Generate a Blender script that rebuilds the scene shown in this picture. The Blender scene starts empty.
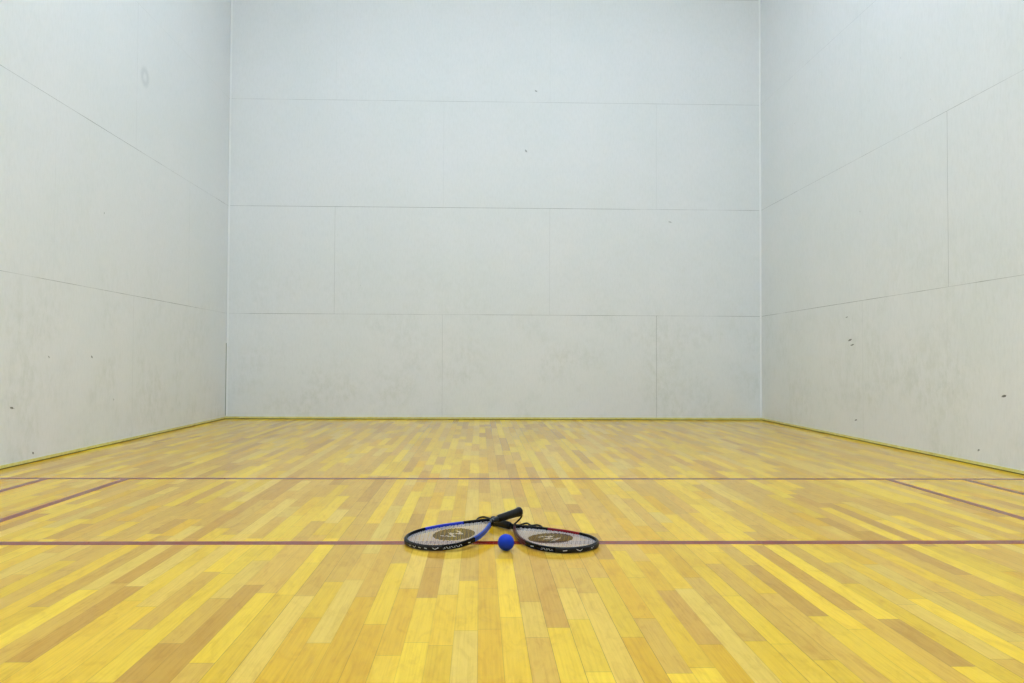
import bpy, bmesh, math, random
from mathutils import Vector, Matrix

random.seed(11)
PI = math.pi
COL = bpy.context.scene.collection
SC = bpy.context.scene
W, L, H = 6.078, 12.19, 6.10            # court width, length, height

# ------------------------------------------------------------------ camera
cam = bpy.data.cameras.new('camera')
cam.sensor_width = 36.0
cam.lens = 36.0 * 788.67 / 1024
cam.shift_x = (512 - 499.53) / 1024
cam.shift_y = 0.0004
cam.clip_start = 0.02
cam_o = bpy.data.objects.new('camera', cam)
COL.objects.link(cam_o)
yaw, pit, rol = math.radians(1.415), math.radians(1.399), math.radians(0.255)
fwd = Vector((math.sin(yaw)*math.cos(pit), math.cos(yaw)*math.cos(pit), math.sin(pit)))
rgt = Vector((math.cos(yaw), -math.sin(yaw), 0))
upv = rgt.cross(fwd)
r2 = math.cos(rol)*rgt + math.sin(rol)*upv
u2 = -math.sin(rol)*rgt + math.cos(rol)*upv
M3 = Matrix((r2, u2, -fwd)).transposed()
cam_o.matrix_world = Matrix.Translation((2.856, -8.949, 0.660)) @ M3.to_4x4()
SC.camera = cam_o

# ------------------------------------------------------------------ world, exposure
world = bpy.data.worlds.new('world')
SC.world = world
world.use_nodes = True
world.node_tree.nodes['Background'].inputs[0].default_value = (0.6, 0.7, 0.8, 1)
world.node_tree.nodes['Background'].inputs[1].default_value = 0.0
SC.view_settings.view_transform = 'Standard'
SC.view_settings.look = 'None'
SC.view_settings.gamma = 1.0
SC.view_settings.use_curve_mapping = False
SC.view_settings.exposure = 0.0
LIGHT_COLOR = (0.735, 0.91, 1.12)
LIGHT_POWER = 21.0
# recessed ceiling lights: (x, y)
LIGHTS = [(x, y) for y in (-3.0, -5.6, -8.2, -10.8) for x in (1.75, W - 1.75)]

# ------------------------------------------------------------------ node helper
class NB:
    def __init__(self, name):
        self.m = bpy.data.materials.new(name)
        self.m.use_nodes = True
        self.t = self.m.node_tree
        self.b = self.t.nodes['Principled BSDF']
    def n(self, kind, **kw):
        nd = self.t.nodes.new(kind)
        for k, v in kw.items():
            setattr(nd, k, v)
        return nd
    def put(self, sock, v):
        if isinstance(v, bpy.types.NodeSocket):
            self.t.links.new(v, sock)
        elif isinstance(v, (tuple, list)) and len(v) == 3 and sock.type == 'RGBA':
            sock.default_value = (*v, 1)
        else:
            sock.default_value = v
    def math(self, op, a, b=0.0, c=None, clamp=False):
        nd = self.n('ShaderNodeMath', operation=op, use_clamp=clamp)
        self.put(nd.inputs[0], a); self.put(nd.inputs[1], b)
        if c is not None: self.put(nd.inputs[2], c)
        return nd.outputs[0]
    def mul(self, a, b): return self.math('MULTIPLY', a, b)
    def add(self, a, b): return self.math('ADD', a, b)
    def sub(self, a, b): return self.math('SUBTRACT', a, b)
    def mx(self, a, b): return self.math('MAXIMUM', a, b)
    def ramp(self, v, lo, hi, a=0.0, b=1.0):           # smooth map range, clamped
        nd = self.n('ShaderNodeMapRange', interpolation_type='SMOOTHSTEP')
        nd.inputs['From Min'].default_value = lo; nd.inputs['From Max'].default_value = hi
        nd.inputs['To Min'].default_value = a; nd.inputs['To Max'].default_value = b
        self.put(nd.inputs['Value'], v)
        return nd.outputs['Result']
    def mix(self, f, a, b, mode='MIX'):
        nd = self.n('ShaderNodeMix', data_type='RGBA', blend_type=mode)
        self.put(nd.inputs[0], f); self.put(nd.inputs[6], a); self.put(nd.inputs[7], b)
        return nd.outputs[2]
    def noise(self, vec, scale, detail=3.0, rough=0.55, dist=0.0):
        nd = self.n('ShaderNodeTexNoise')
        self.put(nd.inputs['Vector'], vec)
        nd.inputs['Scale'].default_value = scale; nd.inputs['Detail'].default_value = detail
        nd.inputs['Roughness'].default_value = rough; nd.inputs['Distortion'].default_value = dist
        return nd.outputs['Fac']
    def pos(self):
        return self.n('ShaderNodeTexCoord').outputs['Object']
    def xyz(self, v):
        s = self.n('ShaderNodeSeparateXYZ'); self.put(s.inputs[0], v)
        return s.outputs[0], s.outputs[1], s.outputs[2]
    def vec(self, x, y, z):
        c = self.n('ShaderNodeCombineXYZ')
        for i, v in enumerate((x, y, z)): self.put(c.inputs[i], v)
        return c.outputs[0]
    def set(self, **kw):
        for k, v in kw.items():
            self.put(self.b.inputs[k.replace('_', ' ')], v)
        return self.m
    def bump(self, h, strength=0.2, dist=0.001):
        nd = self.n('ShaderNodeBump'); self.put(nd.inputs['Height'], h)
        nd.inputs['Strength'].default_value = strength; nd.inputs['Distance'].default_value = dist
        self.t.links.new(nd.outputs[0], self.b.inputs['Normal'])

def S(r, g, b):                                           # sRGB 0-255 to linear
    f = lambda c: c/12.92 if c <= 0.04045 else ((c+0.055)/1.055)**2.4
    return (f(r/255), f(g/255), f(b/255))

def plain(name, rgb, rough=0.5, noise=0.0, **kw):
    B = NB(name)
    if noise:
        f = B.noise(B.pos(), 60, 4)
        c = B.mix(B.mul(f, noise), rgb, tuple(x*0.5 for x in rgb))
        B.set(Base_Color=c, Roughness=rough, **kw)
    else:
        B.set(Base_Color=rgb, Roughness=rough, **kw)
    return B.m

# ------------------------------------------------------------------ wall material
def wall_material(name, axis, offs, spots, rings=(), joints=(), upper=0.7):
    """painted court panels, 4 x 8 ft, laid in courses; axis: coordinate running along the wall"""
    B = NB(name)
    P = B.pos(); x, y, z = B.xyz(P)
    h = (x, y)[axis]
    PH, PL = 1.2192, 2.44
    zc = B.math('DIVIDE', B.sub(z, 1.186 - PH), PH)
    course = B.math('FLOOR', zc)
    zf = B.math('FRACT', zc)
    dz = B.mul(B.math('MINIMUM', zf, B.sub(1.0, zf)), PH)
    par = B.math('MODULO', course, 2.0)
    hh = B.math('ADD', B.sub(h, offs), B.mul(par, 1.225))
    hf = B.math('FRACT', B.math('DIVIDE', B.add(hh, 24.4), PL))
    dh = B.mul(B.math('MINIMUM', hf, B.sub(1.0, hf)), PL)
    vis = B.ramp(B.noise(P, 1.1, 3, 0.7), 0.36, 0.62, 0.25, 1.0)
    vis = B.mul(vis, B.ramp(z, 3.2, 3.4, 1.0, upper))
    vis2 = 0.10                                           # most butt joints are filled and nearly gone
    for (jc, jn, jv) in joints:
        near = B.math('LESS_THAN', B.math('ABSOLUTE', B.sub(h, jc)), 0.3)
        inc = B.math('LESS_THAN', B.math('ABSOLUTE', B.sub(course, jn)), 0.5)
        vis2 = B.mx(vis2, B.mul(B.mul(near, inc), jv))
    sh = B.mul(B.ramp(dz, 0.0010, 0.0020, 1, 0), vis)
    sv = B.mul(B.ramp(dh, 0.0009, 0.0018, 1, 0), vis2)
    seam = B.mx(sh, sv)
    # paint: brushed fibre texture, faint smudges, more wear low down
    big = B.noise(P, 0.9, 4, 0.6)
    mid = B.noise(B.vec(B.mul(x, 1.6), B.mul(y, 1.6), z), 9.0, 7, 0.75)
    fine = B.noise(B.vec(B.mul(x, 60), B.mul(y, 60), B.mul(z, 16)), 1.0, 4, 0.7)
    base = B.mix(B.ramp(big, 0.3, 0.7), S(*WALL_A), S(*WALL_B))
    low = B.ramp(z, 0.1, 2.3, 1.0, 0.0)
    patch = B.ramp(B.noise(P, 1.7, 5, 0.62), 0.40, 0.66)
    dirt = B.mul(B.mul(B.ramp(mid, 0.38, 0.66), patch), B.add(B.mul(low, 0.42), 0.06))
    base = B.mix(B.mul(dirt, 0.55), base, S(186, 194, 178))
    base = B.mix(B.ramp(fine, 0.35, 0.8, 0.0, 0.10), base, S(170, 175, 168))
    # ball marks: small dark scuffs
    vor = B.n('ShaderNodeTexVoronoi', feature='F1'); B.put(vor.inputs['Vector'], P); vor.inputs['Scale'].default_value = 3.1
    wn = B.noise(P, 90, 2)
    rnd = B.n('ShaderNodeSeparateColor'); B.put(rnd.inputs[0], vor.outputs['Color'])
    dd = B.add(vor.outputs['Distance'], B.mul(B.sub(wn, 0.5), 0.05))
    speck = B.mul(B.math('LESS_THAN', dd, 0.021), B.mul(B.math('GREATER_THAN', rnd.outputs[0], 0.55), B.ramp(rnd.outputs[1], 0, 1, 0.1, 0.55)))
    speck = B.mul(speck, B.ramp(z, 1.0, 2.6, 1.0, 0.4))
    base = B.mix(speck, base, S(70, 78, 70))
    for (a, zz, ra, rz, k) in spots:
        da = B.math('DIVIDE', B.sub(h, a), ra); db = B.math('DIVIDE', B.sub(z, zz), rz)
        # slanted little dab
        da = B.add(da, B.mul(db, 0.6))
        r = B.math('SQRT', B.add(B.mul(da, da), B.mul(db, db)))
        r = B.add(r, B.mul(B.sub(wn, 0.5), 1.6))
        base = B.mix(B.ramp(r, 0.6, 1.1, k, 0), base, S(52, 58, 52))
    for (a, zz, ra, k) in rings:
        da = B.sub(h, a); db = B.sub(z, zz)
        r = B.math('SQRT', B.add(B.mul(da, da), B.mul(db, db)))
        r = B.math('ABSOLUTE', B.sub(r, B.mul(ra, B.ramp(wn, 0.3, 0.7, 0.75, 1.1))))
        base = B.mix(B.ramp(r, 0.0, 0.050, k, 0), base, S(150, 160, 165))
    base = B.mix(B.mul(seam, 0.85), base, S(105, 108, 105))
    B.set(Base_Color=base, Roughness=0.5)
    B.b.inputs['Specular IOR Level'].default_value = 0.3
    B.bump(B.sub(B.mul(fine, 0.25), seam), 0.25, 0.002)
    return B.m
WALL_A, WALL_B = (237, 240, 240), (241, 242, 243)

# ------------------------------------------------------------------ floor material
def floor_material():
    B = NB('maple_strip_floor')
    A = lambda nm: B.n('ShaderNodeAttribute', attribute_name=nm)
    col = A('plank_color').outputs['Color']
    rx, ry, rz = B.xyz(A('plank_random').outputs['Vector'])
    uvn = B.n('ShaderNodeUVMap'); uvn.uv_map = 'across'
    u, v, _ = B.xyz(uvn.outputs[0])                      # u: 0..1 across the strip, v: metres along it
    en = B.n('ShaderNodeUVMap'); en.uv_map = 'ends'
    e0, e1, _ = B.xyz(en.outputs[0])
    x, y, z = B.xyz(B.pos())
    # grain runs with the strip; each strip has its own piece of it
    gv = B.vec(B.add(B.mul(x, 20.0), B.mul(rx, 40)), B.add(B.mul(y, 4.2), B.mul(ry, 60)), B.mul(rz, 30))
    flow = B.noise(gv, 1.0, 3, 0.5, 0.5)
    rings = B.math('SINE', B.mul(flow, 34.0))            # cathedral figure
    figured = B.ramp(rz, 0.35, 0.9, 0.05, 1.0)
    c = B.mix(B.mul(B.ramp(rings, 0.0, 1.0, 0, 0.9), figured), col, B.mix(1.0, col, (0.55, 0.44, 0.24), 'MULTIPLY'))
    streak = B.noise(B.vec(B.add(B.mul(x, 170), B.mul(rx, 90)), B.add(B.mul(y, 3.5), B.mul(ry, 50)), 0.0), 1.0, 4, 0.65)
    c = B.mix(B.ramp(streak, 0.40, 0.70, 0, 0.5), c, B.mix(1.0, c, (0.78, 0.69, 0.45), 'MULTIPLY'))
    # broad amber clouds and heartwood flames inside some strips
    cloud = B.noise(B.vec(B.add(B.mul(x, 24), B.mul(ry, 40)), B.add(B.mul(y, 7.5), B.mul(rx, 50)), B.mul(rz, 20)), 1.0, 5, 0.65, 1.2)
    c = B.mix(B.mul(B.ramp(cloud, 0.46, 0.70, 0, 1.0), B.ramp(rx, 0.1, 1.0, 0.35, 1.0)), c, B.mix(1.0, c, (0.68, 0.55, 0.30), 'MULTIPLY'))
    c = B.mix(B.ramp(cloud, 0.25, 0.45, 0.35, 0.0), c, B.mix(1.0, c, (1.10, 1.12, 1.15), 'MULTIPLY'))
    curl = B.noise(B.vec(B.add(B.mul(x, 45), B.mul(rx, 30)), B.add(B.mul(y, 70), B.mul(ry, 30)), 0.0), 1.0, 3, 0.6, 1.0)
    c = B.mix(B.mul(B.ramp(curl, 0.45, 0.7, 0, 0.45), B.ramp(ry, 0.3, 1.0)), c, B.mix(1.0, c, (0.80, 0.72, 0.5), 'MULTIPLY'))
    # small mineral flecks
    fl = B.noise(B.vec(B.mul(x, 55), B.mul(y, 13), 3.0), 1.0, 2, 0.5)
    c = B.mix(B.ramp(fl, 0.75, 0.82, 0, 0.35), c, S(120, 78, 30))
    # strip edges and butt joints
    du = B.mul(B.math('MINIMUM', u, B.sub(1.0, u)), 0.05715)
    rowk = A('row_seam').outputs['Fac']
    su = B.mul(B.ramp(du, 0.0005, 0.0012, 1, 0), rowk)
    de = B.math('MINIMUM', e0, e1)
    se = B.mul(B.ramp(de, 0.0004, 0.0013, 1, 0), 0.6)
    seam = B.mx(su, se)
    c = B.mix(seam, c, S(112, 80, 16))
    B.set(Base_Color=c, Roughness=0.42)
    B.b.inputs['IOR'].default_value = 1.35
    B.b.inputs['Specular IOR Level'].default_value = 0.0
    B.b.inputs['Coat Weight'].default_value = 0.72
    B.b.inputs['Coat IOR'].default_value = 1.40
    sm = B.noise(B.pos(), 2.2, 4, 0.6)
    B.put(B.b.inputs['Coat Roughness'], B.ramp(sm, 0.3, 0.7, 0.015, 0.045))
    return B.m

# ------------------------------------------------------------------ mesh helpers
def link(name, me, mats, parent=None):
    o = bpy.data.objects.new(name, me)
    COL.objects.link(o)
    for m in (mats if isinstance(mats, (list, tuple)) else [mats]):
        me.materials.append(m)
    if parent: o.parent = parent
    return o
def from_bm(name, bm, mats, parent=None, smooth=False):
    me = bpy.data.meshes.new(name)
    bmesh.ops.recalc_face_normals(bm, faces=bm.faces)
    if smooth:
        for f in bm.faces: f.smooth = True
    bm.to_mesh(me); bm.free()
    return link(name, me, mats, parent)
def box(bm, lo, hi, mi=0):
    vs = [bm.verts.new((x, y, z)) for x in (lo[0], hi[0]) for y in (lo[1], hi[1]) for z in (lo[2], hi[2])]
    fs = []
    for q in ((0,1,3,2), (4,6,7,5), (0,4,5,1), (2,3,7,6), (0,2,6,4), (1,5,7,3)):
        f = bm.faces.new([vs[i] for i in q]); f.material_index = mi; fs.append(f)
    return fs
def structure(name, bm, mats, parent=None):
    o = from_bm(name, bm, mats, parent)
    if not parent: o['kind'] = 'structure'
    return o
def sweep(bm, pts, prof, closed=False, up=Vector((0,0,1)), mi=None, caps=True, scale=None):
    """profile = [(side, up)] swept along pts"""
    n = len(pts); rings = []
    for i, p in enumerate(pts):
        a = pts[(i-1) % n] if (closed or i > 0) else pts[i]
        b = pts[(i+1) % n] if (closed or i < n-1) else pts[i]
        t = (b - a).normalized()
        s = t.cross(up)
        s = s.normalized() if s.length > 1e-5 else Vector((1,0,0))
        w = s.cross(t).normalized()
        k = scale[i] if scale else 1.0
        rings.append([bm.verts.new(p + s*q[0]*k + w*q[1]*k) for q in prof])
    m = len(prof)
    for i in range(n if closed else n-1):
        A, Bq = rings[i], rings[(i+1) % n]
        for j in range(m):
            f = bm.faces.new((A[j], A[(j+1) % m], Bq[(j+1) % m], Bq[j]))
            if mi: f.material_index = mi(i, j)
            f.smooth = True
    if caps and not closed:
        bm.faces.new(rings[0]); bm.faces.new(rings[-1][::-1])
    return rings
def circ(r, n=8, ry=None):
    ry = ry or r
    return [(r*math.cos(2*PI*i/n), ry*math.sin(2*PI*i/n)) for i in range(n)]
def catmull(P, k=8, closed=False):
    out = []; n = len(P)
    for i in range(n if closed else n-1):
        g = lambda j: P[j % n] if closed else P[max(0, min(n-1, j))]
        p0, p1, p2, p3 = g(i-1), g(i), g(i+1), g(i+2)
        for s in range(k):
            t = s/k
            out.append(0.5*((2*p1) + (p2-p0)*t + (2*p0-5*p1+4*p2-p3)*t*t + (3*p1-p0-3*p2+p3)*t*t*t))
    if not closed: out.append(P[-1])
    return out
def empty(name, label, cat, mat, group=None):
    o = bpy.data.objects.new(name, None); COL.objects.link(o)
    o.empty_display_size = 0.05
    o.matrix_world = mat
    o['label'] = label; o['category'] = cat
    if group: o['group'] = group
    return o

# ------------------------------------------------------------------ room shell
T = 0.12
bm = bmesh.new(); box(bm, (-T, 0, 0), (W+T, T, H))
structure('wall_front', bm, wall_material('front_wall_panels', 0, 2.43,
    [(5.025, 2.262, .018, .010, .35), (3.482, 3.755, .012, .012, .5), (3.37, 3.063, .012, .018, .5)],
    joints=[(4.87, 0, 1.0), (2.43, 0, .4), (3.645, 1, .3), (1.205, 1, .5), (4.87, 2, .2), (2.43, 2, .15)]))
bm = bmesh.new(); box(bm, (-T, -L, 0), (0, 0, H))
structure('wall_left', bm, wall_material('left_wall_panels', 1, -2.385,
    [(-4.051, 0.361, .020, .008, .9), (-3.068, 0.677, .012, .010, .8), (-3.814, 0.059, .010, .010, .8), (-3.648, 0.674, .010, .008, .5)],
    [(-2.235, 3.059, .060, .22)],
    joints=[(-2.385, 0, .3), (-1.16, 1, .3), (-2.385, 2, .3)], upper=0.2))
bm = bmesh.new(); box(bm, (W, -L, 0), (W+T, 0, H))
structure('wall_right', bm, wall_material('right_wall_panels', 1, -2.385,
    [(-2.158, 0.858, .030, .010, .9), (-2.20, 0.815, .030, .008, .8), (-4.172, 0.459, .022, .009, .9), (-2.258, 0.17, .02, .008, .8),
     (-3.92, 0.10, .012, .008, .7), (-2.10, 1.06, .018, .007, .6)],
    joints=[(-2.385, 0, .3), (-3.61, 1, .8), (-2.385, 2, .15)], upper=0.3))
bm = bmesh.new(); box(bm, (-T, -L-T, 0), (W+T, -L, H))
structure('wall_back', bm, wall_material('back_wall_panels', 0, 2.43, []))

# ceiling: a slab with an opening left for every light
plaster = NB('ceiling_plaster')
plaster.set(Base_Color=plaster.mix(plaster.noise(plaster.pos(), 8, 4), S(222, 222, 218), S(232, 232, 228)), Roughness=0.8)
LW, LD = 0.60, 1.20
bm = bmesh.new()
xs = sorted({-T, W+T} | {x+s*LW/2 for x, _ in LIGHTS for s in (-1, 1)})
ys = sorted({-L-T, T} | {y+s*LD/2 for _, y in LIGHTS for s in (-1, 1)})
for i in range(len(xs)-1):
    for j in range(len(ys)-1):
        cx, cy = (xs[i]+xs[i+1])/2, (ys[j]+ys[j+1])/2
        if any(abs(cx-lx) < LW/2 and abs(cy-ly) < LD/2 for lx, ly in LIGHTS): continue
        box(bm, (xs[i], ys[j], H), (xs[i+1], ys[j+1], H+0.12))
bmesh.ops.remove_doubles(bm, verts=bm.verts, dist=1e-5)
structure('ceiling', bm, plaster.m)

# ------------------------------------------------------------------ floor: maple strips
SW = 0.05715
X0 = 2.911                                   # a strip edge near the middle of the court
PAL = {'B': (252, 208, 50), 'Y': (243, 197, 46), 'A': (234, 182, 36), 'T': (228, 180, 66), 'R': (214, 163, 58), 'P': (240, 198, 80)}
WEIGHT = 'BBBYYYYYAAATTTTTTTTRRPPPP'
# strips near the camera: row -> [(joint y, tone of the strip beyond that joint ...)]
KNOWN = {
 -1: 'A:-6.64 A:-6.99 A:-7.6', 0: 'B:-6.90 Y:-7.7', 1: 'T:-6.77 P:-7.05 T:-7.65', 2: 'R:-6.98 B:-7.8',
 3: 'Y:-7.26 B:-7.9', 4: 'T:-6.42 T:-6.69 P:-7.7', 5: 'T:-6.53 Y:-7.05 A:-7.6', 6: 'T:-7.27 B:-7.9', 7: 'Y:-6.53 Y:-7.24 B:-7.8',
 8: 'R:-7.1 A:-7.8', 9: 'Y:-6.65 P:-7.5', 10: 'Y:-7.5', 11: 'B:-7.1 Y:-7.7', 12: 'T:-7.2 Y:-7.9', 13: 'Y:-6.7 T:-7.4',
 14: 'R:-6.9 Y:-7.8', 15: 'B:-7.0 Y:-7.9', 16: 'R:-6.85 T:-7.7', 17: 'B:-7.6', 18: 'T:-6.6 Y:-7.4', 19: 'P:-7.2',
 -2: 'T:-6.56 Y:-7.00 P:-7.6', -3: 'P:-6.70 Y:-7.10 Y:-7.8', -4: 'R:-6.73 Y:-7.08 B:-7.8', -5: 'P:-6.64 A:-7.16 Y:-7.8',
 -6: 'B:-6.95 A:-7.9', -7: 'T:-6.72 A:-7.8', -8: 'T:-6.55 P:-7.08 A:-7.6', -9: 'Y:-6.9 A:-7.7', -10: 'T:-6.71 P:-7.5',
 -11: 'B:-6.7 Y:-7.4', -12: 'T:-6.68 B:-7.2', -13: 'T:-6.6 R:-7.5', -14: 'T:-7.08 R:-7.7', -15: 'B:-7.3', -16: 'T:-6.98 Y:-7.5',
 -17: 'P:-6.8 Y:-7.5', -18: 'Y:-6.75 Y:-7.4', -19: 'R:-7.19 Y:-7.8', -20: 'T:-7.4', -21: 'B:-7.25', -22: 'T:-6.8 Y:-7.5'}
fm = bpy.data.meshes.new('floor')
verts, faces, data = [], [], []
k0 = -int(math.ceil(X0/SW)); k1 = int(math.ceil((W-X0)/SW))
for k in range(k0, k1):
    xa, xb = max(0, X0+k*SW), min(W, X0+(k+1)*SW)
    if xb-xa < 1e-4: continue
    ua, ub = (xa-(X0+k*SW))/SW, (xb-(X0+k*SW))/SW
    cuts = []                                  # (y0, y1, tone)
    y = 0.0 + random.uniform(0.02, 0.5)
    known = KNOWN.get(k)
    stop = float(known.split()[0].split(':')[1]) if known else -99
    first_tone = known.split()[0].split(':')[0] if known else None
    while y > -L:
        ln = min(1.35, max(0.22, random.lognormvariate(-0.78, 0.45)))
        y1 = y-ln
        if known and y1 < stop + 0.30 and y > stop:
            cuts.append((y, stop, first_tone)); y = stop
            for tok in known.split()[1:]:
                tn, yy = tok.split(':'); cuts.append((y, float(yy), tn)); y = float(yy)
            known = None
            continue
        cuts.append((y, y1, random.choice(WEIGHT))); y = y1
    sk = random.uniform(0.12, 0.36) if random.random() < 0.68 else random.uniform(0.4, 0.75)
    for (ya, yb, tn) in cuts:
        ya, yb = min(0.0, ya), max(-L, yb)
        if ya-yb < 1e-4: continue
        i = len(verts)
        verts += [(xa, yb, 0), (xb, yb, 0), (xb, ya, 0), (xa, ya, 0)]
        faces.append((i, i+1, i+2, i+3))
        base = S(*PAL[tn]); j = random.uniform(0.93, 1.06); w = random.uniform(-0.04, 0.04)
        colr = (base[0]*j, base[1]*j*(1-w*0.6), base[2]*j*(1-w*3), 1)
        ln = ya-yb
        data.append((colr, (random.random(), random.random(), random.random()), (ua, ub), ln, sk))
fm.from_pydata(verts, [], faces)
ca = fm.attributes.new('plank_color', 'FLOAT_COLOR', 'CORNER')
ra = fm.attributes.new('plank_random', 'FLOAT_VECTOR', 'FACE')
sa = fm.attributes.new('row_seam', 'FLOAT', 'FACE')
uv = fm.uv_layers.new(name='across'); ev = fm.uv_layers.new(name='ends')
for fi, (c, r, (ua, ub), ln, sk) in enumerate(data):
    ra.data[fi].vector = r; sa.data[fi].value = sk
    for q in range(4):
        li = fi*4+q
        ca.data[li].color = c
        uv.data[li].uv = ((ua, 0), (ub, 0), (ub, ln), (ua, ln))[q]
        ev.data[li].uv = ((0, ln), (0, ln), (ln, 0), (ln, 0))[q]
floor = link('floor', fm, floor_material())
floor['kind'] = 'structure'

# painted court lines: parts of the floor
def line_material():
    B = NB('maroon_line_paint')
    P = B.pos(); x, y, z = B.xyz(P)
    f = B.noise(B.vec(B.mul(x, 40), B.mul(y, 40), 0.0), 1.0, 4, 0.6)
    c = B.mix(B.ramp(f, 0.45, 0.8, 0, 0.4), S(140, 30, 28), S(156, 62, 38))
    g = B.math('FRACT', B.math('DIVIDE', B.add(B.sub(x, X0), 100*SW), SW))
    g = B.mul(B.math('MINIMUM', g, B.sub(1.0, g)), SW)
    c = B.mix(B.ramp(g, 0.0003, 0.001, 0.5, 0), c, S(90, 40, 34))
    B.set(Base_Color=c, Roughness=0.42)
    B.b.inputs['Specular IOR Level'].default_value = 0.0
    B.b.inputs['Coat Weight'].default_value = 0.85
    B.b.inputs['Coat IOR'].default_value = 1.40
    B.b.inputs['Coat Roughness'].default_value = 0.03
    return B.m
LM = line_material()
LWD = 0.0508
YS, YF = -6.066, -4.505                        # short line, service line (centres)
def court_line(name, x0, y0, x1, y1):
    bm = bmesh.new(); box(bm, (x0, y0, -0.001), (x1, y1, 0.0006))
    return from_bm(name, bm, LM, floor)
court_line('short_line', 0.012, YS-LWD/2, W-0.012, YS+LWD/2)
court_line('service_line', 0.012, YF-0.021, W-0.012, YF+0.021)
for xc in (0.463, 0.903, W-0.907, W-0.469):
    court_line('service_box_line', xc-0.021, YS+LWD/2+0.0005, xc+0.021, YF-0.0215)

# ------------------------------------------------------------------ base strips and corner beads
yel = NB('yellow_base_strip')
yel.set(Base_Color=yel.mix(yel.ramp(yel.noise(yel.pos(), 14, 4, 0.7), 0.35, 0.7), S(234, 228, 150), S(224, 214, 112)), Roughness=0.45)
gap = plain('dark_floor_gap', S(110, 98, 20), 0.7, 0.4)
def base_strip(name, side):  # thin pale yellow strip above a dark line, along the wall foot
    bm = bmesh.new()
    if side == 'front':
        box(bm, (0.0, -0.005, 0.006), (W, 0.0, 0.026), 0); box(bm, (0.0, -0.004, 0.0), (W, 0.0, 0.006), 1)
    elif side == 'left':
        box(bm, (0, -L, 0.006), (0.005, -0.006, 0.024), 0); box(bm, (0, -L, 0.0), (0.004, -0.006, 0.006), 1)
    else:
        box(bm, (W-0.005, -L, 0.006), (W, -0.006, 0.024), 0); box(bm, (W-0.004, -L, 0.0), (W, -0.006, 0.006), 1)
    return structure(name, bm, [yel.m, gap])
base_strip('base_strip_front', 'front'); base_strip('base_strip_left', 'left'); base_strip('base_strip_right', 'right')
bead = NB('corner_bead_paint')
bead.set(Base_Color=bead.mix(bead.ramp(bead.noise(bead.pos(), 3, 4), 0.4, 0.6), S(252, 253, 253), S(247, 249, 249)), Roughness=0.35)
bm = bmesh.new(); box(bm, (0.006, -0.004, 0.036), (0.024, 0, H)); box(bm, (0.0, -0.008, 0.036), (0.006, 0, 0.85), 1)
structure('trim_1', bm, [bead.m, plain('corner_joint_grey', S(150, 154, 142), 0.7)])
bm = bmesh.new(); box(bm, (W-0.020, -0.005, 0.030), (W, 0, H))
structure('trim_2', bm, [bead.m, bpy.data.materials['corner_joint_grey']])

# ------------------------------------------------------------------ ceiling lights
em = NB('lit_diffuser')
em.set(Base_Color=(0.9, 0.9, 0.9), Roughness=0.5)
em.b.inputs['Emission Color'].default_value = (*LIGHT_COLOR, 1)
em.b.inputs['Emission Strength'].default_value = LIGHT_POWER
housing = plain('white_enamel', S(225, 228, 228), 0.35, 0.05)
cnames = ['front', 'second', 'third', 'rear']
first = None
for i, (lx, ly) in enumerate(LIGHTS):
    mat = Matrix.Translation((lx, ly, H))
    lab = 'recessed white ceiling light in the %s row, near the %s wall' % (cnames[i//2], ('left', 'right')[i % 2])
    if first is None:
        t = first = empty('ceiling_light', lab, 'ceiling light', mat, 'recessed lights in the court ceiling')
        bm = bmesh.new(); a, b = LW/2-0.001, LD/2-0.001
        for lo, hi in (((-a, -b, 0), (-a+.02, b, .10)), ((a-.02, -b, 0), (a, b, .10)), ((-a+.02, -b, 0), (a-.02, -b+.02, .10)),
                       ((-a+.02, b-.02, 0), (a-.02, b, .10)), ((-a+.02, -b+.02, .09), (a-.02, b-.02, .10))):
            box(bm, lo, hi)
        from_bm('housing', bm, housing, t)
        bm = bmesh.new(); box(bm, (-a+.02, -b+.02, .012), (a-.02, b-.02, .018))
        from_bm('diffuser', bm, em.m, t)
    else:
        t = first.copy(); COL.objects.link(t); t.matrix_world = mat; t['label'] = lab
        for ch in list(first.children):
            c = ch.copy(); COL.objects.link(c); c.parent = t

# ------------------------------------------------------------------ ball
bm = bmesh.new()
RB = 0.0286
bmesh.ops.create_uvsphere(bm, u_segments=64, v_segments=40, radius=RB)
for v in bm.verts:                              # moulded seam running round the ball
    d = abs(v.co.z)
    if d < 0.0012: v.co *= 1.0 + 0.010*(1-d/0.0012)
bmesh.ops.rotate(bm, verts=bm.verts, matrix=Matrix.Rotation(1.25, 3, 'X') @ Matrix.Rotation(0.5, 3, 'Y'))
bmesh.ops.translate(bm, verts=bm.verts, vec=(0, 0, RB))
rub = NB('blue_rubber')
n1 = rub.noise(rub.pos(), 900, 2)
rub.set(Base_Color=rub.mix(n1, S(3, 48, 178), S(6, 58, 192)), Roughness=0.5)
rub.b.inputs['Specular IOR Level'].default_value = 0.25
rub.bump(n1, 0.12, 0.0003)
ball = from_bm('racquetball', bm, rub.m, smooth=True)
ball.location = (2.950, -6.187, 0.0006)
ball['label'] = 'blue rubber ball on the wooden floor between the two rackets'
ball['category'] = 'ball'

# ------------------------------------------------------------------ rackets
def outline(Lh, wm, m, n=120):
    ts = [PI*i/n for i in range(n+1)]
    prof = [math.sin(t)*math.cos(t/2)**m for t in ts]
    mxv = max(prof)
    half = [(Lh*(1-math.cos(t))/2, wm*p/mxv) for t, p in zip(ts, prof)]
    return half
def half_width(half, s):
    for (a, wa), (b, wb) in zip(half, half[1:]):
        if a <= s <= b: return wa+(wb-wa)*(s-a)/max(1e-9, b-a)
    return 0.0

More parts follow.
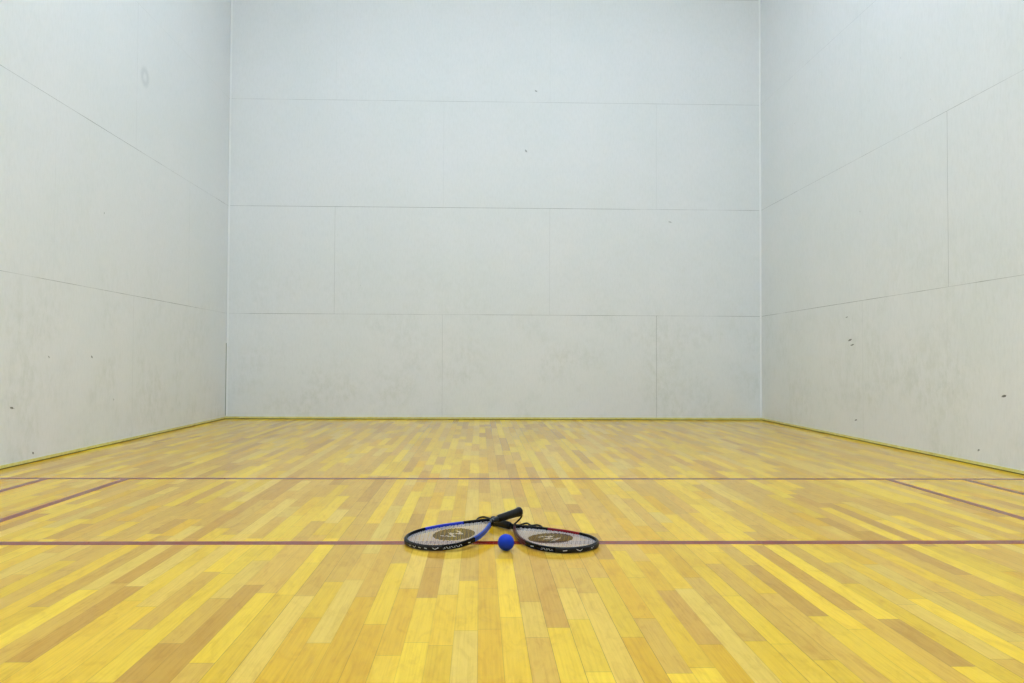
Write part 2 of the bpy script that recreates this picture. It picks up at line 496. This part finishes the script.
black = plain('black_frame_lacquer', (0.002, 0.002, 0.003), 0.22, Specular_IOR_Level=0.10)
grey_metal = plain('dark_grey_throat_lacquer', S(46, 50, 58), 0.35, Specular_IOR_Level=0.3)
whitepr = plain('white_print', S(205, 208, 214), 0.45)
gripmat = NB('black_grip_wrap')
gp = gripmat.pos(); gx, gy, gz = gripmat.xyz(gp)
gang = gripmat.math('ARCTAN2', gz, gy)
gw = gripmat.math('FRACT', gripmat.add(gripmat.mul(gx, 48.0), gripmat.mul(gang, 1/(2*PI))))
gripmat.set(Base_Color=(0.004, 0.004, 0.006), Roughness=0.45)
gripmat.b.inputs['Specular IOR Level'].default_value = 0.25
gripmat.bump(gripmat.ramp(gw, 0.0, 0.16), 0.6, 0.0012)
cordmat = plain('black_braided_cord', (0.003, 0.003, 0.004), 0.7, 0.3, Specular_IOR_Level=0.2)
rubbermat = plain('black_rubber_cap', (0.005, 0.005, 0.006), 0.55, Specular_IOR_Level=0.3)

def string_material(name, cx, cy, ax, ay, ink, ink2):
    """white strings with a stencilled oval logo of ink, a pale zigzag left open in its middle"""
    B = NB(name)
    P = B.pos(); x, y, z = B.xyz(P)
    dx = B.math('DIVIDE', B.sub(x, cx), ax); dy = B.math('DIVIDE', B.sub(y, cy), ay)
    r = B.math('SQRT', B.add(B.mul(dx, dx), B.mul(dy, dy)))
    oval = B.ramp(r, 0.96, 1.0, 1, 0)
    # zigzag band along x
    t = B.math('FRACT', B.mul(B.add(dx, 3.0), 2.0))
    tri = B.mul(B.sub(B.math('ABSOLUTE', B.sub(t, 0.5)), 0.25), 1.1)
    z1 = B.math('ABSOLUTE', B.sub(dy, tri))
    zz = B.mul(B.ramp(z1, 0.12, 0.16, 1, 0), B.ramp(B.math('ABSOLUTE', dx), 0.50, 0.52, 1, 0))
    mask = B.mul(oval, B.sub(1.0, zz))
    n = B.noise(P, 500, 2)
    c = B.mix(mask, S(216, 206, 200), B.mix(B.ramp(n, 0.4, 0.6), ink, ink2))
    B.set(Base_Color=c, Roughness=0.35)
    return B.m

def make_racket(label, mat, Lh, wm, m, paint, paint_dark, stripes, logo, slope, throat_grey, marks, cord_pts):
    t = empty('racket', label, 'racket', mat, None)
    half = outline(Lh, wm, m)
    Hf = 0.019
    # closed loop: +y side out from the tip, -y side back
    pts = [Vector((s, w, 0)) for s, w in half] + [Vector((s, -w, 0)) for s, w in half[::-1][1:-1]]
    # resample evenly
    def resample(P, n):
        P = P+[P[0]]; acc = [0]
        for a, b in zip(P, P[1:]): acc.append(acc[-1]+(b-a).length)
        out = []; j = 0
        for i in range(n):
            d = acc[-1]*i/n
            while acc[j+1] < d: j += 1
            out.append(P[j].lerp(P[j+1], (d-acc[j])/max(1e-9, acc[j+1]-acc[j])))
        return out
    N = 240
    pts = resample(pts, N)
    # box-section rim with rounded edges and a string channel on the outer face
    a, h = 0.0052, Hf/2
    # side axis = tangent x up: outward for this winding or inward; channel put on both is avoided by sign below
    prof = [(-a, -h*0.62), (-a*0.62, -h), (a*0.5, -h), (a, -h*0.70), (a*1.05, -h*0.25), (a*0.80, -h*0.16), (a*0.80, h*0.16),
            (a*1.05, h*0.25), (a, h*0.70), (a*0.5, h), (-a*0.62, h), (-a, h*0.62)]
    tan = (pts[1]-pts[-1]); side = tan.cross(Vector((0, 0, 1)))
    if side.x > 0: prof = [(-p, q) for p, q in prof]     # at the tip outward is -x
    def mi(i, j):
        p = pts[i]
        for (sg, s0, s1, mm) in stripes:
            if (p.y > 0) == (sg > 0) and s0 <= p.x <= s1: return mm
        return 0
    bm = bmesh.new()
    sweep(bm, pts, prof, closed=True, mi=mi)
    # throat: the two rims merge and run into the handle
    def shaft(x): return 0.0085 + 0.0045*min(1, max(0, (x-Lh+0.03)/0.06))
    th = [Vector((x, 0, 0)) for x in (Lh-0.020, Lh-0.008, Lh+0.005, Lh+0.020, Lh+0.034)]
    hexa = [(0.0075, -0.0060), (0.0040, -0.0095), (-0.0040, -0.0095), (-0.0075, -0.0060), (-0.0075, 0.0060), (-0.0040, 0.0095), (0.0040, 0.0095), (0.0075, 0.0060)]
    sweep(bm, th, hexa, mi=lambda i, j: 3, scale=[0.7, 0.85, 0.95, 1.05, 1.1])
    from_bm('frame', bm, [black, paint, paint_dark, throat_grey], t, smooth=False)
    # bumper guard round the tip, outer face
    n_b = 26
    bp = [pts[i % N] for i in range(-n_b, n_b+1)]
    sgn = -1 if side.x > 0 else 1
    bprof = [(sgn*0.0048, -0.0085), (sgn*0.0072, -0.0060), (sgn*0.0072, 0.0060), (sgn*0.0048, 0.0085)]
    bm = bmesh.new(); sweep(bm, bp, bprof)
    from_bm('bumper_guard', bm, plain('black_bumper_plastic', (0.004, 0.004, 0.006), 0.4, Specular_IOR_Level=0.25) if 'black_bumper_plastic' not in bpy.data.materials else bpy.data.materials['black_bumper_plastic'], t)
    # grommets: pale collars where each string leaves the rim
    gm = bmesh.new()
    # strings
    sm = bmesh.new()
    rs = 0.0009
    def string(p0, p1, wave, ph):
        n = max(2, int((p1-p0).length/0.005))
        P = [p0.lerp(p1, i/n)+Vector((0, 0, wave*math.sin(ph+PI*((p0.lerp(p1, i/n)).x if abs(p1.x-p0.x) > abs(p1.y-p0.y) else (p0.lerp(p1, i/n)).y)/sp))) for i in range(n+1)]
        sweep(sm, P, circ(rs, 5), up=Vector((0, 0, 1)))
        d = (p1-p0).normalized()
        for q, e in ((p0, d), (p1, -d)):
            sweep(gm, [q - e*0.001, q + e*0.0045], circ(0.0018, 6))
    sp = 0.0105
    ny = int(wm/sp)
    for j in range(-ny, ny+1):
        yy = j*sp
        inside = [s for s, w in half if w-0.0055 > abs(yy)]
        if not inside or max(inside)-min(inside) < 0.03: continue
        string(Vector((min(inside), yy, 0)), Vector((max(inside), yy, 0)), 0.0006, (j % 2)*PI)
    nx = int(Lh/sp)
    for i in range(1, nx):
        xx = i*sp
        w = half_width(half, xx)-0.0055
        if w < 0.008 or xx > Lh-0.05: continue
        string(Vector((xx, -w, 0)), Vector((xx, w, 0)), 0.0006, (i % 2)*PI+PI/2)
    so = from_bm('string_bed', sm, string_material('strings_'+('blue' if paint is BLUE else 'red'), *logo), t)
    from_bm('grommet_strip', gm, bpy.data.materials.get('grommet_plastic') or plain('grommet_plastic', S(150, 152, 170), 0.4), t)
    # lettering on the outer face of the rim: short slanted strokes of white print
    acc = [0]
    for i in range(N): acc.append(acc[-1]+(pts[(i+1) % N]-pts[i]).length)
    def at_outer(d, zz):
        d = d % acc[-1]; j = 0
        while acc[j+1] < d: j += 1
        p = pts[j].lerp(pts[(j+1) % N], (d-acc[j])/(acc[j+1]-acc[j]))
        tg = (pts[(j+1) % N]-pts[j]).normalized()
        o = tg.cross(Vector((0, 0, 1)))*sgn
        # follow the rim's outer profile
        off = 0.0075 if min(d, acc[-1]-d) < 0.112 else 0.0057
        return p + o*off + Vector((0, 0, zz))
    def stroke(d0, z0, d1, z1, wd):                # draws into the current lm
        dd, dz2 = d1-d0, z1-z0; ln = math.hypot(dd, dz2); px, pz = -dz2/ln*wd/2, dd/ln*wd/2
        n = max(1, int(ln/0.004)); ra_, rb_ = [], []
        for i in range(n+1):
            f = i/n; d, z3 = d0+dd*f, z0+dz2*f
            ra_.append(lm.verts.new(at_outer(d+px, z3+pz))); rb_.append(lm.verts.new(at_outer(d-px, z3-pz)))
        for i in range(n): lm.faces.new((ra_[i], ra_[i+1], rb_[i+1], rb_[i]))
    for (d0, ln, kind) in marks:
        lm = bmesh.new()
        if kind == 'word':                       # a run of slanted letter strokes, too small to read
            k = int(abs(ln)/0.0085)
            for i in range(k):
                d = d0 + ln*i/k
                stroke(d, -0.0030, d+0.0030, 0.0030, 0.0016)
                stroke(d+0.0028, 0.0028 if i % 2 else -0.0028, d+0.0070, 0.0024 if i % 2 else -0.0024, 0.0013)
        elif kind == 'bar':
            stroke(d0, 0.0008, d0+ln, -0.0008, 0.0030)
        else:                                    # check mark
            stroke(d0, 0.0025, d0+ln*0.4, -0.0030, 0.0022); stroke(d0+ln*0.4, -0.0030, d0+ln, 0.0034, 0.0022)
        from_bm('lettering', lm, whitepr, t)
    # grip
    g0, g1 = Lh+0.024, 0.538
    bm = bmesh.new()
    n = 26; P = []; sc = []
    for i in range(n+1):
        f = i/n; P.append(Vector((g0+(g1-g0)*f, 0, 0)))
        r = 0.0132+0.0022*f
        if f < 0.06: r = 0.0105+0.002*f/0.06
        if f > 0.88: r += 0.0020*((f-0.88)/0.12)
        sc.append(r)
    prof8 = [(math.cos(PI/8+PI/4*i)*1.04, math.sin(PI/8+PI/4*i)*1.16) for i in range(8)]
    prof16 = []
    for i in range(8):
        p, q = prof8[i], prof8[(i+1) % 8]
        prof16 += [(p[0]*.85+q[0]*.15, p[1]*.85+q[1]*.15), (p[0]*.15+q[0]*.85, p[1]*.15+q[1]*.85)]
    sweep(bm, P, prof16, scale=sc)
    from_bm('grip', bm, gripmat.m, t)
    bm = bmesh.new()
    P = [Vector((x, 0, 0)) for x in (g1-0.004, g1-0.001, g1+0.006, g1+0.0085, g1+0.0095)]
    sweep(bm, P, prof16, scale=[0.0145, 0.0175, 0.0172, 0.0140, 0.0060])
    from_bm('butt_cap', bm, rubbermat, t)
    # wrist cord, given in world coordinates
    inv = mat.inverted()
    C = catmull([inv @ Vector(p) for p in cord_pts], 10)
    bm = bmesh.new(); sweep(bm, C, circ(0.0036, 8), up=(inv.to_3x3() @ Vector((0.12, 0.2, 1))).normalized())
    from_bm('wrist_cord', bm, cordmat, t)
    return t

BLUE = plain('blue_frame_lacquer', S(10, 42, 180), 0.3, Specular_IOR_Level=0.25)
BLUE2 = plain('light_blue_frame_lacquer', S(22, 64, 165), 0.3, Specular_IOR_Level=0.3)
RED = plain('red_frame_lacquer', S(128, 6, 22), 0.3, Specular_IOR_Level=0.2)
RED2 = plain('maroon_frame_lacquer', S(66, 8, 20), 0.3, Specular_IOR_Level=0.2)
OLV, OLV2 = S(58, 50, 20), S(30, 30, 20)

def racket_matrix(x, y, az, z, slope):
    X = Vector((math.cos(az), math.sin(az), slope)).normalized()
    Y = Vector((-math.sin(az), math.cos(az), 0))
    Z = X.cross(Y)
    return Matrix.Translation((x, y, z)) @ Matrix((X, Y, Z)).transposed().to_4x4()

ML = racket_matrix(2.6328, -6.1598, 0.7781, 0.0110, 0.088)
MR = racket_matrix(3.2247, -6.2033, 2.1864, 0.0110, 0.014)
make_racket('black racket with blue bands, head to the left, handle lying over the other racket', ML, 0.3906, 0.1282, 1.2367,
    BLUE, BLUE2, [(1, 0.150, 0.290, 1), (-1, 0.170, 0.335, 2), (1, 0.385, 0.40, 3), (-1, 0.378, 0.40, 3)],
    (0.175, -0.010, 0.078, 0.080, OLV, OLV2), 0.077, grey_metal,
    [(0.028, -0.014, 'check'), (0.004, -0.014, 'check'), (-0.022, -0.010, 'bar'), (-0.046, -0.010, 'bar'), (-0.076, -0.020, 'check'), (-0.118, -0.068, 'word'), (-0.205, -0.012, 'bar')],
    [(3.018, -5.778, 0.050), (3.027, -5.762, 0.040), (3.022, -5.745, 0.024), (3.008, -5.745, 0.010), (2.998, -5.760, 0.0045), (3.014, -5.778, 0.004), (3.032, -5.757, 0.0045),
     (3.049, -5.758, 0.008), (3.064, -5.785, 0.0045), (3.088, -5.788, 0.007), (3.104, -5.806, 0.0045), (3.092, -5.822, 0.0045), (3.060, -5.800, 0.0045), (3.030, -5.790, 0.0045)])
make_racket('black racket with red bands, head to the right, handle tucked under the other racket', MR, 0.4015, 0.127, 1.0557,
    RED, RED2, [(-1, 0.165, 0.290, 1), (1, 0.170, 0.385, 2), (-1, 0.30, 0.40, 0)],
    (0.185, 0.000, 0.075, 0.090, OLV, S(70, 44, 24)), 0.01, black,
    [(-0.022, -0.012, 'check'), (0.018, 0.022, 'check'), (0.072, 0.014, 'bar'), (0.120, 0.045, 'word'), (0.195, 0.016, 'bar')],
    [(2.916, -5.766, 0.018), (2.906, -5.745, 0.016), (2.905, -5.700, 0.010), (2.893, -5.640, 0.006), (2.872, -5.612, 0.0045), (2.852, -5.640, 0.0045), (2.847, -5.690, 0.0045),
     (2.858, -5.722, 0.0045), (2.878, -5.712, 0.0045), (2.898, -5.728, 0.008), (2.908, -5.752, 0.014)])
